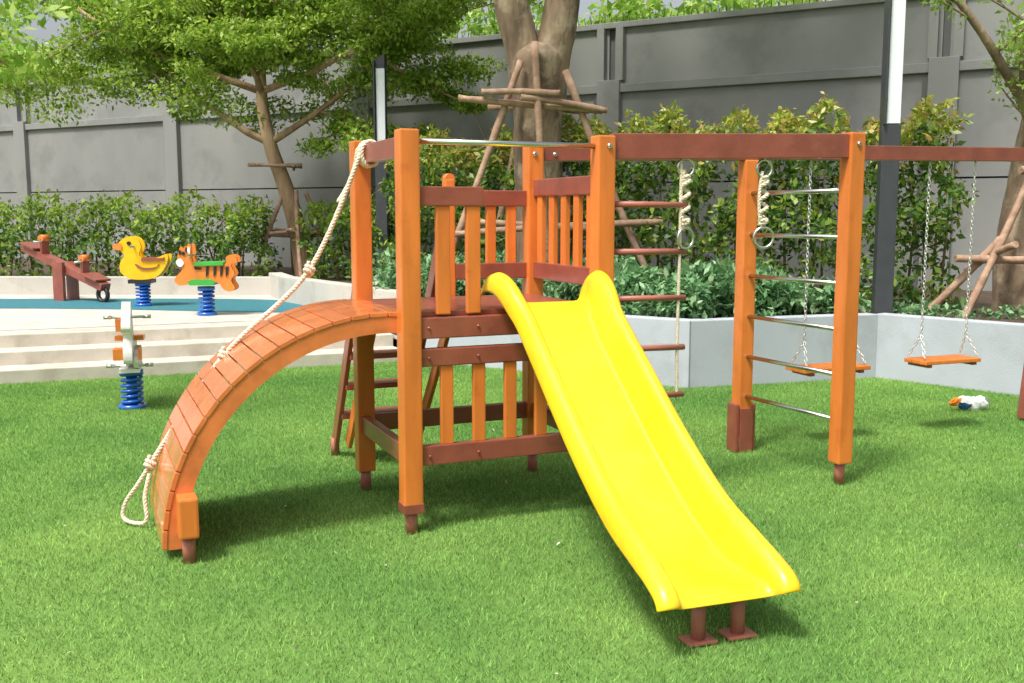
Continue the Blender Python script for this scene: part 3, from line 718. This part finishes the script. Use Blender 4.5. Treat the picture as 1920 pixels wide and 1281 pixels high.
# trees beyond the wall
bt=empty("background_trees"); cc=[];rr=[]
for i in range(130):
    s=random.uniform(-22,16); off=random.uniform(1.5,5); p=W0+wd*s-wn*off
    left=1 if s<1 else 0
    z=4.4+random.random()**1.3*(3.5 if left else .9); cc.append((p.x,p.y,z)); r=random.uniform(.6,1.1); rr.append((r,r,r*.7))
leaves("foliage",clump_pts(cc,rr,220),.20,LEAF_B,bt,.5)
gg=[]
for i in range(9):
    p=W0+wd*(-20+i*4)-wn*3; gg.append(tube_geo([(p.x,p.y,0),(p.x+.1,p.y,3),(p.x-.1,p.y,6)],[.2,.15,.06],8))
multi("trunks",gg,BARK,bt)
# garden tree standing behind the viewpoint, shading the right of the lawn
t4=empty("shade_tree"); g=[];tips=[]
c=catmull([(3.6,-1.2,0),(3.5,-1.1,1.6),(3.3,-.8,3.2),(2.8,-.2,4.8),(2.5,.4,6.0)],5); g.append(tube_geo(c,[.17-.005*i for i in range(len(c))],14))
for i in (12,15,18,20):
    for dr in ((-.6,1,.3),(.9,.8,.3),(.1,1.2,.3)): branchy(c[i],dr,2.0,.05,1,g,tips,.5)
multi("trunk",g,BARK2,t4)
cc=[tuple(t) for t in tips if random.random()<.5]; rr=[(random.uniform(.25,.5),random.uniform(.25,.5),.2) for _ in cc]
leaves("crown",clump_pts(cc,rr,40),.12,LEAF_T,t4,.5)

# ------------------------------------------------------------------ crumpled bag on grass
bo=empty("crumpled_bag"); O=Vector((3.72,8.14,.03))
q=[];r_=[];X=Vector((.97,.2,0))
for i in range(13):
    t=i/12; q.append(O+X*(-.17+.34*t)+Vector((0,0,.035+.015*math.sin(t*7)))); r_.append([.012,.02,.03,.035,.05,.056,.052,.06,.064,.058,.066,.06,.035][i])
v,f=tube_geo(q,r_,14)
v=[p+Vector((random.gauss(0,.005),random.gauss(0,.005),random.gauss(0,.005))) for p in v]
o=mk("bag_body",v,f,surf("bag_white",(.75,.75,.73),.35,.05,10),bo)
o.data.materials.append(surf("bag_blue",(.03,.12,.45),.35,.1,10)); o.data.materials.append(surf("bag_orange",(.75,.22,.02),.35,.1,10)); o.data.materials.append(STEEL)
for i,pq in enumerate(o.data.polygons):
    ring=i//14; kk=i%14
    pq.material_index = 1 if (ring in(2,3,4,5) and kk<8) else 2 if (ring<=2) else 3 if ring>=11 else 0

# ------------------------------------------------------------------ light, camera
Sd=Vector((-.30,-.38,.88)).normalized()
sun=bpy.data.lights.new("sun","SUN"); sun.energy=4.1; sun.angle=math.radians(10); sun.color=(1,.96,.90)
so_=bpy.data.objects.new("sun",sun); so_.rotation_euler=Sd.to_track_quat('Z','Y').to_euler(); so_.location=(-5,-5,12); col.objects.link(so_)
w=bpy.data.worlds.new("World"); scene.world=w; w.use_nodes=True; nt=w.node_tree
bg=nt.nodes["Background"]; sky=nt.nodes.new("ShaderNodeTexSky"); sky.sky_type='NISHITA'; sky.sun_disc=False
sky.sun_elevation=math.asin(Sd.z); sky.sun_rotation=math.atan2(Sd.x,Sd.y)%(2*math.pi); sky.air_density=1.0; sky.dust_density=6; sky.ozone_density=.4
hz=nt.nodes.new("ShaderNodeHueSaturation"); hz.inputs["Saturation"].default_value=.35; hz.inputs["Value"].default_value=1.25
nt.links.new(sky.outputs[0],hz.inputs["Color"]); nt.links.new(hz.outputs[0],bg.inputs[0]); bg.inputs[1].default_value=.15
cam=bpy.data.cameras.new("camera"); cam.sensor_width=36; cam.lens=35.63; cam.clip_end=600
co=bpy.data.objects.new("camera",cam); co.location=(0,0,1.6); co.rotation_euler=(math.radians(90-7.214),0,0); col.objects.link(co); scene.camera=co
scene.view_settings.view_transform='Standard'; scene.view_settings.look='None'; scene.view_settings.exposure=0
